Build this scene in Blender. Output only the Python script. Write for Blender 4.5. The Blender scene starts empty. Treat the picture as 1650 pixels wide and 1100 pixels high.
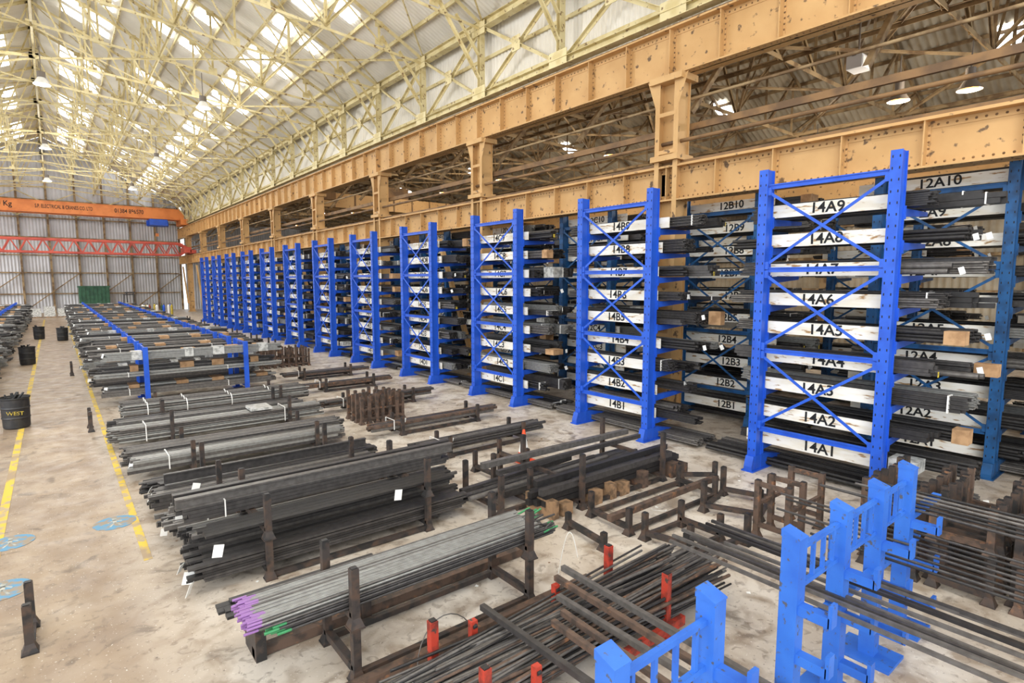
import bpy, math, random
from mathutils import Vector, Matrix
random.seed(7)
R=random.random
def U(a,b): return a+(b-a)*R()
scene=bpy.context.scene
try:
    scene.view_settings.view_transform='Standard'
    scene.view_settings.look='None'
except Exception as e: print(e)

# ---------------------------------------------------------------- materials
MATS={}
def srgb(r,g,b):
    f=lambda c:(c/255/12.92) if c/255<=0.04045 else ((c/255+0.055)/1.055)**2.4
    return (f(r),f(g),f(b),1)
def mat(name,c1,c2=None,rough=.6,metal=0,scale=4,lo=.45,hi=.6,bump=0,bscale=30,detail=6,c3=None,s3=1.0,l3=.55,h3=.7,stretch=None):
    m=bpy.data.materials.new(name); m.use_nodes=True
    nt=m.node_tree; N=nt.nodes; L=nt.links
    b=N['Principled BSDF']; b.inputs['Roughness'].default_value=rough; b.inputs['Metallic'].default_value=metal
    col=srgb(*c1); b.inputs['Base Color'].default_value=col
    tc=N.new('ShaderNodeTexCoord'); src=tc.outputs['Object']
    if stretch:
        mp=N.new('ShaderNodeMapping'); mp.inputs['Scale'].default_value=stretch
        L.new(src,mp.inputs['Vector']); src=mp.outputs['Vector']
    out=None
    def layer(prev,prevcol,c,sc,l,h,det=6):
        n=N.new('ShaderNodeTexNoise'); n.inputs['Scale'].default_value=sc; n.inputs['Detail'].default_value=det
        L.new(src,n.inputs['Vector'])
        r=N.new('ShaderNodeMapRange'); r.inputs['From Min'].default_value=l; r.inputs['From Max'].default_value=h
        L.new(n.outputs['Fac'],r.inputs['Value'])
        x=N.new('ShaderNodeMix'); x.data_type='RGBA'
        L.new(r.outputs['Result'],x.inputs['Factor'])
        if prev is None: x.inputs['A'].default_value=prevcol
        else: L.new(prev,x.inputs['A'])
        x.inputs['B'].default_value=srgb(*c)
        return x.outputs['Result']
    if c2: out=layer(None,col,c2,scale,lo,hi,detail)
    if c3: out=layer(out,col,c3,s3,l3,h3)
    if out is not None: L.new(out,b.inputs['Base Color'])
    if bump:
        n=N.new('ShaderNodeTexNoise'); n.inputs['Scale'].default_value=bscale; n.inputs['Detail'].default_value=4
        L.new(src,n.inputs['Vector'])
        bp=N.new('ShaderNodeBump'); bp.inputs['Strength'].default_value=bump; bp.inputs['Distance'].default_value=.02
        L.new(n.outputs['Fac'],bp.inputs['Height']); L.new(bp.outputs['Normal'],b.inputs['Normal'])
    MATS[name]=m; return m
def emis(name,c,s):
    m=bpy.data.materials.new(name); m.use_nodes=True
    b=m.node_tree.nodes['Principled BSDF']
    b.inputs['Base Color'].default_value=srgb(*c)
    b.inputs['Emission Color'].default_value=srgb(*c); b.inputs['Emission Strength'].default_value=s
    MATS[name]=m; return m
mat('blue_paint',(34,90,204),(26,76,184),rough=.4,scale=3,lo=.4,hi=.7)
mat('blue_paint_worn',(52,112,204),(40,94,188),rough=.5,scale=3,lo=.35,hi=.7,c3=(78,82,96),s3=18,l3=.62,h3=.68)
mat('teal_paint',(24,84,138),(18,62,104),rough=.5,scale=3)
mat('girder_paint',(204,164,110),(186,144,90),rough=.65,scale=1.0,lo=.35,hi=.75,c3=(104,80,56),s3=5,l3=.62,h3=.68)
mat('girder_dark',(134,102,66),(100,76,52),rough=.7,scale=1.5)
mat('truss_paint',(216,202,156),(200,182,130),rough=.65,scale=2,c3=(126,100,68),s3=6,l3=.62,h3=.68)
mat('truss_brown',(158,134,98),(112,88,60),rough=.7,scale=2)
mat('roof_sheet',(234,229,218),(212,206,192),rough=.8,scale=.5,lo=.35,hi=.7)
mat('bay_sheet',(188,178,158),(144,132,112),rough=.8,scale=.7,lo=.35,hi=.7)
mat('wall_sheet',(210,211,214),(186,184,184),rough=.7,scale=.4,lo=.35,hi=.7)
mat('steel_dark',(80,77,75),(64,61,60),rough=.42,metal=.3,scale=14,lo=.35,hi=.65)
mat('steel_black',(52,50,49),(40,38,38),rough=.46,metal=.2,scale=14,lo=.35,hi=.65)
mat('steel_grey',(152,152,148),(134,133,129),rough=.4,metal=.35,scale=14,lo=.35,hi=.65)
mat('steel_mid',(112,108,104),(92,88,84),rough=.42,metal=.3,scale=14,lo=.35,hi=.65)
mat('rust_steel',(100,80,67),(70,59,52),rough=.7,metal=.1,scale=8,c3=(138,98,70),s3=9,l3=.6,h3=.7)
mat('stillage_paint',(64,56,52),(82,65,54),rough=.6,metal=.1,scale=8,c3=(42,40,39),s3=6,l3=.5,h3=.6)
mat('board_paint',(242,239,230),(232,225,208),rough=.75,scale=4,c3=(168,132,88),s3=8,l3=.59,h3=.67,stretch=(1,.5,2.4))
mat('cardboard',(186,148,108),(158,122,86),rough=.85,scale=5)
mat('timber',(154,122,90),(106,84,62),rough=.85,scale=7)
mat('paper',(245,245,240),rough=.8)
mat('plastic_wrap',(205,205,200),(150,150,146),rough=.3,scale=9)
mat('text_black',(18,18,20),rough=.7)
mat('crane_orange',(228,136,66),(212,120,54),rough=.5,scale=1)
mat('crane_red',(202,84,64),(172,66,52),rough=.5,scale=1)
mat('red_paint',(180,60,42),(120,46,36),rough=.55,scale=9,c3=(74,60,54),s3=14,l3=.6,h3=.66)
mat('green_tip',(60,140,88),rough=.5)
mat('purple_tip',(150,108,166),rough=.5)
mat('green_paint',(52,96,70),(40,78,58),rough=.6,scale=2)
mat('black_plastic',(40,40,42),(54,52,50),rough=.5,scale=6)
mat('yellow_paint',(210,184,60),(150,134,60),rough=.6,scale=18)
mat('cone_orange',(236,84,40),rough=.5)
mat('white_plastic',(236,234,228),rough=.5)
mat('rubber',(24,24,24),rough=.8)
mat('yellow_line',(218,186,66),(178,158,126),rough=.7,scale=5,lo=.5,hi=.58,c3=(164,142,114),s3=1.3,l3=.54,h3=.62)
mat('blue_floor_paint',(96,148,180),(152,138,118),rough=.7,scale=7,lo=.44,hi=.56)
mat('white_floor_paint',(186,186,176),(150,150,140),rough=.7,scale=8,lo=.44,hi=.6)
mat('orange_lamp_steel',(120,110,100),rough=.5)
emis('skylight_sheet',(244,249,255),5.5)
emis('lamp_warm',(255,178,96),2.6)
emis('lamp_white',(255,252,240),12)

def floor_mat():
    m=bpy.data.materials.new('concrete_floor'); m.use_nodes=True
    nt=m.node_tree;N=nt.nodes;L=nt.links;b=N['Principled BSDF'];b.inputs['Roughness'].default_value=.55
    tc=N.new('ShaderNodeTexCoord')
    def noise(s,d=8,dist=0,vec=None):
        n=N.new('ShaderNodeTexNoise');n.inputs['Scale'].default_value=s;n.inputs['Detail'].default_value=d;n.inputs['Distortion'].default_value=dist
        L.new(vec or tc.outputs['Object'],n.inputs['Vector']);return n.outputs['Fac']
    def rng(v,a,bb,c=0,d=1):
        r=N.new('ShaderNodeMapRange');r.inputs['From Min'].default_value=a;r.inputs['From Max'].default_value=bb
        r.inputs['To Min'].default_value=c;r.inputs['To Max'].default_value=d;L.new(v,r.inputs['Value']);return r.outputs['Result']
    def mix(f,a,bb):
        x=N.new('ShaderNodeMix');x.data_type='RGBA'
        L.new(f,x.inputs['Factor'])
        for k,v in (('A',a),('B',bb)):
            if isinstance(v,tuple): x.inputs[k].default_value=v
            else: L.new(v,x.inputs[k])
        return x.outputs['Result']
    c=mix(rng(noise(.7),.35,.65),srgb(218,209,196),srgb(190,176,158))
    c=mix(rng(noise(2.6,10,.6),.47,.66,0,.85),c,srgb(152,134,114))
    sx=N.new('ShaderNodeSeparateXYZ');L.new(tc.outputs['Object'],sx.inputs[0])
    a=rng(sx.outputs['X'],.3,1.3,1,0)
    brown=mix(rng(noise(1.1),.35,.65),srgb(166,146,122),srgb(142,122,102))
    c=mix(a,c,brown)
    c=mix(rng(noise(1.7,4,1.2),.60,.70,0,.7),c,srgb(100,86,72))
    c=mix(rng(noise(9,6,.8),.57,.67,0,.5),c,srgb(116,100,84))
    c=mix(rng(noise(38,3),.66,.72,0,.7),c,srgb(240,236,228))
    c=mix(rng(noise(24,4),.66,.72,0,.7),c,srgb(90,78,68))
    L.new(c,b.inputs['Base Color'])
    L.new(rng(noise(3),.3,.7,.3,.65),b.inputs['Roughness'])
    bp=N.new('ShaderNodeBump');bp.inputs['Strength'].default_value=.15;bp.inputs['Distance'].default_value=.01
    L.new(noise(20),bp.inputs['Height']);L.new(bp.outputs['Normal'],b.inputs['Normal'])
    MATS['concrete_floor']=m
floor_mat()

# ---------------------------------------------------------------- mesh builder
class MB:
    def __init__(s): s.v=[];s.f=[];s.m=[];s.names=[];s.sm=[]
    def mi(s,n):
        if n not in s.names: s.names.append(n)
        return s.names.index(n)
    def add(s,vs,fs,m,smooth=False):
        o=len(s.v); s.v+= [tuple(x) for x in vs]; k=s.mi(m)
        for f in fs: s.f.append([o+i for i in f]); s.m.append(k); s.sm.append(smooth)
    def box(s,x0,x1,y0,y1,z0,z1,m):
        s.add([(x0,y0,z0),(x1,y0,z0),(x1,y1,z0),(x0,y1,z0),(x0,y0,z1),(x1,y0,z1),(x1,y1,z1),(x0,y1,z1)],
              [(3,2,1,0),(4,5,6,7),(0,1,5,4),(1,2,6,5),(2,3,7,6),(3,0,4,7)],m)
    def frame(s,p,q):
        p=Vector(p);q=Vector(q);d=(q-p).normalized()
        up=Vector((0,0,1)) if abs(d.z)<.95 else Vector((0,1,0))
        a=d.cross(up).normalized();b=a.cross(d).normalized();return p,q,a,b
    def beam(s,p,q,w,h,m,oa=0,ob=0):
        p,q,a,b=s.frame(p,q); vs=[]
        for e in (p,q):
            for i,j in ((-1,-1),(1,-1),(1,1),(-1,1)): vs.append(e+a*(i*w/2+oa)+b*(j*h/2+ob))
        s.add(vs,[(3,2,1,0),(4,5,6,7),(0,1,5,4),(1,2,6,5),(2,3,7,6),(3,0,4,7)],m)
    def angle(s,p,q,w,m,t=.016):
        s.beam(p,q,w,t,m,0,w/2); s.beam(p,q,t,w,m,w/2,0)
    def chan(s,p,q,w,h,m,t=.02):
        s.beam(p,q,t,h,m); s.beam(p,q,w,t,m,0,h/2); s.beam(p,q,w,t,m,0,-h/2)
    def cyl(s,p,q,r,m,n=8,r2=None,cap=True,smooth=True):
        p,q,a,b=s.frame(p,q); r2=r if r2 is None else r2; vs=[]
        for e,rr in ((p,r),(q,r2)):
            for i in range(n):
                t=2*math.pi*i/n; vs.append(e+a*math.cos(t)*rr+b*math.sin(t)*rr)
        o=[(i,(i+1)%n,n+(i+1)%n,n+i) for i in range(n)]
        s.add(vs,o,m,smooth)
        if cap: s.add(vs,[tuple(range(n-1,-1,-1)),tuple(range(n,2*n))],m)
    def mesh(s,name):
        me=bpy.data.meshes.new(name); me.from_pydata(s.v,[],s.f)
        for n in s.names: me.materials.append(MATS[n])
        me.polygons.foreach_set('material_index',s.m); me.polygons.foreach_set('use_smooth',s.sm)
        me.update(); return me
    def obj(s,name,parent=None,loc=(0,0,0)):
        return inst(s.mesh(name),name,parent,loc)
def inst(me,name,parent=None,loc=(0,0,0),rz=0):
    o=bpy.data.objects.new(name,me); scene.collection.objects.link(o); o.location=loc; o.rotation_euler[2]=rz
    if parent: o.parent=parent
    return o
def empty(name,loc=(0,0,0),rz=0):
    o=bpy.data.objects.new(name,None); scene.collection.objects.link(o); o.location=loc; o.rotation_euler[2]=rz; o.empty_display_size=.3; return o
def text(s,loc,rot,size,m,parent,name='label',sx=1,shear=0,off=.018):
    c=bpy.data.curves.new(name,'FONT'); c.body=s; c.size=size; c.align_x='CENTER'; c.align_y='CENTER'; c.extrude=.002; c.offset=size*off
    c.shear=shear; c.materials.append(MATS[m]); o=bpy.data.objects.new(name,c); scene.collection.objects.link(o)
    o.location=loc;o.rotation_euler=rot;o.scale[0]=sx
    if parent:o.parent=parent
    return o
def plight(loc,e,c,r=.3,parent=None):
    l=bpy.data.lights.new('lamp_light','POINT'); l.energy=e; l.color=c; l.shadow_soft_size=r
    o=bpy.data.objects.new('lamp_light',l); scene.collection.objects.link(o); o.location=loc
    if parent:o.parent=parent

# ---------------------------------------------------------------- shell
YB,YE=-8,85
EX,EZ,RZ=13.2,13.2,19.7
m=MB(); m.box(-16,36,YB,YE,-.2,0,'concrete_floor'); m.obj('floor')
def corr(mb,o,u,v,n,length,pitch,amp,mt,per=6):
    o=Vector(o);u=Vector(u).normalized();v=Vector(v);n=Vector(n).normalized()
    k=int(length/pitch*per); vs=[]
    for i in range(k+1):
        p=o+u*(length*i/k)+n*(amp*math.sin(2*math.pi*i/per)); vs+= [p,p+v]
    mb.add(vs,[(2*i,2*i+2,2*i+3,2*i+1) for i in range(k)],mt,True)
m=MB()
for s in (1,-1):
    nx=Vector((s*(RZ-EZ),0,EX)).normalized()
    n=4
    for j in range(n):
        f0,f1=j/n*1.02,((j+1)/n+.01)*1.02
        corr(m,(s*EX*f0,YB,RZ+.15-(RZ-EZ)*f0+(.0 if j%2 else .03)),(0,1,0),(s*EX*(f1-f0),0,-(RZ-EZ)*(f1-f0)),nx,YE-YB,.2,.032,'roof_sheet')
m.obj('ceiling')
def slope(X,side=1,dz=0): return RZ-(RZ-EZ)/EX*abs(X)+dz
m=MB()
TS=4.3
Y0=.9-TS
nT=int((YE-Y0)/TS)+1
def skpanel(x0,x1,y0,y1,s):
    nx=Vector((s*(RZ-EZ),0,EX)).normalized()
    a=Vector((s*x0,y0,slope(x0)+.07)); b=Vector((s*x1,y0,slope(x1)+.07))
    corr(m,a,(0,1,0),b-a,nx,y1-y0,.2,.02,'skylight_sheet')
for i in range(nT):
    y=Y0+i*TS
    for s in (1,-1):
        for j,(x0,x1) in enumerate(((1.4,2.3),(2.7,3.5),(5.1,5.9),(6.3,7.1),(8.7,9.5),(9.9,10.6))):
            if (i+j//2)%3==2 and j<4: continue
            skpanel(x0,x1,y+.9,y+1.85,s)
            if j in (0,1,4): skpanel(x0,x1,y+2.6,y+3.5,s)
m.obj('window_1')
roof=empty('roof_truss_structure')
m=MB()
for s in (1,-1):
    for k in range(0,12):
        X=.15+k*(EX-.15)/11
        z=slope(X)-.02
        m.beam((s*X,YB,z),(s*X,YE,z),.07,.15,'truss_paint')
m.obj('purlins',roof)
m=MB()
def tz(X): return 14.0-.06*abs(X)
T='truss_paint'
for s in (1,-1):
    m.angle((0,0,RZ-.22),(s*EX,0,EZ-.22),.14,T)
    m.angle((0,0,tz(0)),(s*EX,0,EZ-.3),.1,T)
    xs=[0,2.2,4.4,6.6,8.8,11.0,13.2]
    for i in range(1,6):
        X=xs[i]; m.angle((s*X,0,slope(X)-.25),(s*X,0,tz(X)),.07 if i%2 else .09,T)
        m.angle((s*xs[i-1],0,slope(xs[i-1])-.25),(s*X,0,tz(X)),.07,T)
    for i in range(0,6):
        X=xs[i]
        m.box(s*X-.18,s*X+.18,-.01,.01,tz(X)-.12,tz(X)+.14,T)
        m.box(s*X-.16,s*X+.16,-.01,.01,slope(X)-.38,slope(X)-.12,T)
m.angle((0,0,RZ-.2),(0,0,tz(0)),.09,T)
tm=m.mesh('roof_truss')
for i in range(nT): inst(tm,'truss',roof,(0,Y0+i*TS,0))
m=MB()
for X in (-8.8,-4.4,0,4.4,8.8):
    m.angle((X,YB,tz(X)-.05),(X,YE,tz(X)-.05),.08,T)
for X in (0,4.4,8.8):
  for i in range(nT-1):
    y=Y0+i*TS
    z1=slope(X)-.3; z0=tz(X)
    if X in (0,8.8) or i%2==0:
        m.angle((X,y,z0),(X,y+TS,z1),.06,T); 
    if X==4.4 or i%2: m.angle((X,y,z1),(X,y+TS,z0),.06,T)
for i in range(nT-1):
    y=Y0+i*TS
    for (a,b) in ((0,4.4),(4.4,8.8),(8.8,13.1),(-4.4,0),(-8.8,-4.4)):
        if (i+int(a/4.4))%2==0:
            m.angle((a,y,tz(a)-.1),(b,y+TS,tz(b)-.1),.06,T); m.angle((b,y,tz(b)-.1),(a,y+TS,tz(a)-.1),.06,T)
        else:
            m.angle((a,y,slope(a)-.2),(b,y+TS,slope(b)-.2),.06,T)
m.obj('wind_bracing',roof)
m=MB()
m.cyl((0,0,0),(0,0,1.2),.02,'orange_lamp_steel',6); m.cyl((0,0,-.15),(0,0,.1),.16,'orange_lamp_steel',10)
m.cyl((0,0,-.45),(0,0,-.15),.32,'white_plastic',12,r2=.14,cap=False); m.cyl((0,0,-.42),(0,0,-.3),.13,'lamp_white',8)
pl=m.mesh('high_bay_lamp')
for (x,y) in ((.2,34),(.2,50),(.2,66),(6.3,32),(6.3,48),(6.3,64),(-3,58),(.2,18),(6.3,16),(0.2,3),(6.5,2)):
    o=inst(pl,'pendant_lamp',None,(x,y,tz(x)-1.1)); plight((0,0,-.7),560,(1,.99,.98),.3,o)

# ---------------------------------------------------------------- eave lattice + wall sheeting
GX=13.0
UG0,UG1,LG0,LG1=8.95,10.15,5.78,6.68
m=MB(); corr(m,(GX+.55,YB,UG1-.3),(0,1,0),(0,0,EZ-UG1+.45),(1,0,0),YE-YB,.2,.03,'roof_sheet')
for z in (11.0,12.1): m.beam((GX+.46,YB,z),(GX+.46,YE,z),.06,.12,'truss_paint')
m.obj('wall_east_clerestory')
lat=empty('eave_lattice_girder')
LZ0,LZ1=UG1+.38,EZ-.15
m=MB()
for z,w in ((LZ1,.26),(LZ0,.22)): m.chan((GX,YB,z),(GX,YE-.5,z),.3,w,T)
m.obj('chords',lat)
m=MB()
for dy in (-.08,.08): m.beam((GX,dy,LZ0),(GX,dy,LZ1),.22,.02,T)
m.beam((GX,0,LZ0),(GX,0,LZ1),.02,.16,T)
m.angle((GX-.05,0,LZ0),(GX-.05,TS,LZ1),.11,T); m.angle((GX+.05,0,LZ1),(GX+.05,TS,LZ0),.11,T)
m.box(GX-.13,GX-.11,-.4,.4,LZ1-.35,LZ1+.1,T); m.box(GX-.13,GX-.11,-.4,.4,LZ0-.1,LZ0+.35,T)
m.box(GX-.08,GX-.06,TS/2-.22,TS/2+.22,(LZ0+LZ1)/2-.25,(LZ0+LZ1)/2+.25,T)
m.angle((GX-.1,0,11.2),(GX-1.9,0,13.6),.1,T)
m.angle((GX-.1,0,12.0),(GX-1.1,0,13.2),.08,T)
lm=m.mesh('lattice_panel')
for i in range(nT-1): inst(lm,'panel',lat,(0,Y0+i*TS,0))

# ---------------------------------------------------------------- plate girders
def girder(name,z0,z1,fw,X):
    g=empty(name); G='girder_paint'; YG=YE-.2
    m=MB()
    m.box(X-.02,X+.02,YB,YG,z0,z1,G)
    m.box(X-fw/2,X+fw/2,YB,YG,z0,z0+.04,G); m.box(X-fw/2,X+fw/2,YB,YG,z1-.04,z1,G)
    m.box(X-fw/2*.8,X+fw/2*.8,YB,YG,z1,z1+.03,G)
    m.box(X-.035,X-.02,YB,YG,z0+.04,z0+.17,G); m.box(X-.035,X-.02,YB,YG,z1-.17,z1-.04,G)
    m.box(X-.04,X+.04,YB,YG,z1+.03,z1+.13,'girder_dark')
    y=Y0
    while y<YG:
        for k in range(3):
            yy=y+k*TS/3
            m.box(X-fw/2+.03,X-.02,yy-.012,yy+.012,z0+.04,z1-.04,G)
            m.box(X-.045,X-.02,yy-.06,yy+.06,z0+.04,z1-.04,G)
        y+=TS
    m.obj('plates',g)
    m=MB()
    def riv(x,y,z,up=False):
        r=.024
        if not up:
            vs=[(x,y+r*math.cos(a),z+r*math.sin(a)) for a in [i*math.pi/3 for i in range(6)]]+[(x-.02,y,z)]
        else:
            vs=[(x+r*math.cos(a),y+r*math.sin(a),z) for a in [i*math.pi/3 for i in range(6)]]+[(x,y,z-.02)]
        m.add(vs,[(i,(i+1)%6,6) for i in range(6)],'girder_dark')
    y=-2
    while y<28:
        riv(X-.036,y,z0+.11); riv(X-.036,y,z1-.11)
        riv(X-fw/2*.55,y,z0,True)
        y+=.14
    y=Y0
    while y<26:
        z=z0+.25
        while z<z1-.2:
            riv(X-.046,y-.04,z); riv(X-.046,y+.04,z); z+=.12
        y+=TS/3
    m.obj('rivets',g)
    return g
girder('upper_crane_girder',UG0,UG1,.5,GX)
girder('lower_crane_girder',LG0,LG1,.5,GX)
m=MB();G='girder_paint'; CW=.29
for dy in (-CW,CW): m.box(GX-.24,GX+.24,dy-.02,dy+.02,0,UG0,G)
m.box(GX-.02,GX+.02,-CW,CW,0,UG0,G)
for dy in (-CW,CW):
    for sx in (-.24,.24): m.box(GX+sx-.012,GX+sx+.012,dy-.07,dy+.07,0,UG0,G)
for z in (1,2.2,3.4,4.6,7.0,7.95): m.box(GX-.255,GX-.24,-CW,CW,z,z+.1,G)
m.box(GX-.36,GX+.36,-.5,.5,UG0-.16,UG0,G)
for s in (-1,1):
    m.add([(GX-.25,s*CW,UG0-.16),(GX-.25,s*CW,UG0-.95),(GX-.25,s*.62,UG0-.02)],[(0,1,2)],G)
m.box(GX-.36,GX+.36,-.42,.42,LG1+.13,LG1+.27,G)
m.box(GX-.4,GX+.4,-.5,.5,0,.06,G)
cm=m.mesh('stanchion')
cols=empty('crane_girder_columns')
CY=[9.5+8.6*k for k in range(-1,9)]
for y in CY: inst(cm,'column',cols,(0,y,0))
m=MB()
m.cyl((GX-.05,YB,7.3),(GX-.05,YE-.3,7.3),.05,'girder_dark',8)
m.cyl((GX+.3,YB,8.4),(GX+.3,YE-.3,8.4),.04,'truss_brown',8)
m.beam((GX+.35,YB,7.7),(GX+.35,YE-.3,7.7),.1,.16,'girder_dark')
for i,y in enumerate(CY):
    if i>=2: m.beam((GX-.32,y+.4,1.0),(GX-.32,y+2.6,5.4),.16,.16,'girder_paint')
m.obj('longitudinal_bracing',cols)

# ---------------------------------------------------------------- far wall
m=MB()
corr(m,(-EX-3,YE,-.0),(1,0,0),(0,0,11.2),(0,-1,0),EX*2+3,.3,.04,'wall_sheet')
vs=[];n=160
for i in range(n+1):
    X=-EX+2*EX*i/n; yy=YE-.04*math.sin(i*2.1)
    vs+=[(X,yy,11.2),(X,yy,slope(X)+.1)]
m.add(vs,[(2*i,2*i+2,2*i+3,2*i+1) for i in range(n)],'wall_sheet',False)
m.obj('wall_north')
m=MB()
for X in [-13+2.6*i for i in range(11)]: m.box(X-.1,X+.1,YE-.35,YE-.1,0,slope(X)-.2 if abs(X)<12.9 else 13,'truss_brown')
for z in (2.2,4.6,6.6,8.6,10.8,12.8): m.box(-EX,EX-.4,YE-.22,YE-.08,z-.07,z+.07,'truss_brown')
for i in range(5):
    X=-13+5.2*i; m.angle((X,YE-.4,.3),(X+5.2,YE-.4,4.6),.1,'truss_brown'); m.angle((X,YE-.4,11),(X+5.2,YE-.4,13.7),.1,'truss_paint'); m.angle((X+5.2,YE-.4,11),(X,YE-.4,13.7),.1,'truss_paint')
m.obj('trim_1')

# ---------------------------------------------------------------- adjacent bay
BX0,BXR,BX1=13.6,23.4,33.2
m=MB()
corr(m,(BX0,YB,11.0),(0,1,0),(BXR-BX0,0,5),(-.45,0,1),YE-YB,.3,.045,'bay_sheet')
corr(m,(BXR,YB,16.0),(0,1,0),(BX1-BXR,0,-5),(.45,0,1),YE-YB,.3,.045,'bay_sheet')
m.obj('ceiling')
m=MB()
def bz(X): return 16-abs(X-BXR)*5/(BX1-BXR)
for i in range(24):
    y=Y0+i*TS*.93
    for X0,X1 in ((24.6,25.4),(28.6,29.6)):
        nx=Vector((.45,0,1)).normalized(); a=Vector((X0,y+1,bz(X0)-.06)); b=Vector((X1,y+1,bz(X1)-.06))
        if (i+int(X0))%3==0: corr(m,a,(0,1,0),b-a,nx,.9,.3,.02,'skylight_sheet')
m.obj('window_2')
m=MB(); corr(m,(BX1,YB,0),(0,1,0),(0,0,11),(1,0,0),YE-YB,.3,.04,'bay_sheet')
m.obj('wall_east')
m=MB()
corr(m,(BX0,YE,0),(1,0,0),(0,0,11),(0,-1,0),BX1-BX0,.3,.04,'wall_sheet'); m.add([(BX0,YE,11),(BX1,YE,11),(BXR,YE,16)],[(0,1,2)],'wall_sheet')
m.obj('wall_north')
bay=empty('adjacent_bay_trusses')
m=MB();B='truss_brown'
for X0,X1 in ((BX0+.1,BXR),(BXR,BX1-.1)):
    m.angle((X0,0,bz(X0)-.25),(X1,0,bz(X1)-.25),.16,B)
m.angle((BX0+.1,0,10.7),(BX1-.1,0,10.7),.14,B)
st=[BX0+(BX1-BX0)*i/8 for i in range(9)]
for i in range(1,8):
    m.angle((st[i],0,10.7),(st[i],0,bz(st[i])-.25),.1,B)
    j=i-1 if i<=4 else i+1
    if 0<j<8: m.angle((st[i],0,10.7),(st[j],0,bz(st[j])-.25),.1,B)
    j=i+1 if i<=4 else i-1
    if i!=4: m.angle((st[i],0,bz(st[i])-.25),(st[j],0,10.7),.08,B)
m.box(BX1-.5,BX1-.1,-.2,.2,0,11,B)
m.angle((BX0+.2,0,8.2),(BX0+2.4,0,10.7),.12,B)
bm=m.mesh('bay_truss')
for i in range(nT-1): inst(bm,'truss',bay,(0,Y0+i*TS,0))
m=MB()
for k in range(10):
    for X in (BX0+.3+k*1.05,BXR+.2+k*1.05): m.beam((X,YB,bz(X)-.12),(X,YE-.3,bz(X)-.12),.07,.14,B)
for k in range(6): m.beam((BX1-.2,YB,1.5+k*1.7),(BX1-.2,YE-.3,1.5+k*1.7),.08,.14,B)
for y in [Y0+i*TS for i in range(0,nT-1,1)]:
    m.angle((17,y,10.7),(23.4,y+TS,10.7),.09,B); m.angle((23.4,y,10.7),(17,y+TS,10.7),.07,B); m.angle((23.4,y,10.7),(29,y+TS,10.7),.09,B)
    m.angle((23.4,y,15.6),(23.4,y+TS,10.9),.09,B)
    m.angle((18.5,y,10.7),(18.5,y+TS/2,bz(18.5)-.2),.08,B); m.angle((18.5,y+TS,10.7),(18.5,y+TS/2,bz(18.5)-.2),.08,B)
for X in (16,18.5,23.4,28.3): m.angle((X,YB,10.65),(X,YE-.3,10.65),.12,B)
m.box(31.5,32,YB,YE-.3,7.6,8.7,'girder_paint'); m.box(31.3,32.2,YB,YE-.3,8.65,8.72,'girder_paint')
m.obj('purlins',bay)
m=MB()
for dy in (0,1.6):
    m.box(13.6,31.4,dy-.2,dy+.2,8.4,9.3,'girder_paint')
m.box(13.6,14.4,-.6,2.2,8.8,9.3,'girder_dark'); m.box(18,20,.2,1.4,9.3,10.1,'girder_dark')
for i in range(12):m.box(14.4+i*1.4,14.5+i*1.4,-.23,-.2,8.4,9.3,'girder_dark')
m.obj('overhead_crane_bridge',None,(0,36.5,0))
m=MB()
m.cyl((0,0,.2),(0,0,1.0),.02,'orange_lamp_steel',6); m.cyl((0,0,-.02),(0,0,.28),.12,'orange_lamp_steel',10)
m.cyl((0,0,-.3),(0,0,0),.3,'orange_lamp_steel',12,r2=.12,cap=False); m.cyl((0,0,-.31),(0,0,-.18),.2,'lamp_warm',10)
wl=m.mesh('bay_lamp')
for (x,y,z) in ((20,17.9,9.6),(20,6.6,9.3),(20,4.9,9.2),(20,26,9.6),(20,46,9.6),(20,60,9.6),(20,32,9.6),(27,12,9.6),(27,26,9.6)):
    o=inst(wl,'high_bay_lamp',None,(x,y,z)); plight((0,0,-.6),400,(1,.88,.72),.25,o)
m=MB(); m.box(-.28,.28,-.2,.2,-.15,.2,'wall_sheet'); m.box(-.24,.24,-.215,-.2,-.1,.15,'white_plastic'); m.cyl((0,0,.2),(0,0,1.2),.025,'orange_lamp_steel',6); m.box(-.32,.32,-.05,.05,.18,.22,'orange_lamp_steel')
m.obj('heater_unit',None,(18,7.0,9.7))

# ---------------------------------------------------------------- cranes at far end
c=empty('overhead_travelling_crane',(0,79,0))
m=MB()
for dy in (0,1.4):
    m.box(-12.6,12.4,dy-.25,dy+.25,10.9,12.05,'crane_orange')
    m.box(-12.6,12.4,dy-.32,dy+.32,10.85,10.9,'crane_orange'); m.box(-12.6,12.4,dy-.32,dy+.32,12.05,12.1,'crane_orange')
m.add([(12.4,-.25,10.9),(12.75,-.25,10.6),(12.75,-.25,11.4),(12.4,-.25,12.05),(12.4,1.6,10.9),(12.75,1.6,10.6),(12.75,1.6,11.4),(12.4,1.6,12.05)],[(0,1,2,3),(7,6,5,4),(0,4,5,1),(3,2,6,7),(1,5,6,2)],'crane_orange')
m.box(12.3,13.1,-1,2.4,UG1+.14,10.95,'crane_orange')
m.box(9.2,11.0,-.5,1.9,10.1,10.8,'blue_paint'); m.cyl((9.0,.7,10.4),(11.2,.7,10.4),.35,'blue_paint',12)
m.cyl((10,.7,9.2),(10,.7,10.4),.04,'steel_dark',6); m.box(9.85,10.15,.55,.85,8.9,9.25,'crane_orange')
m.obj('bridge',c)
text('- 5,000 Kg',(-4.1,-.27,11.55),(math.pi/2,0,0),.75,'text_black',c,off=.01,sx=.85)
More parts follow.
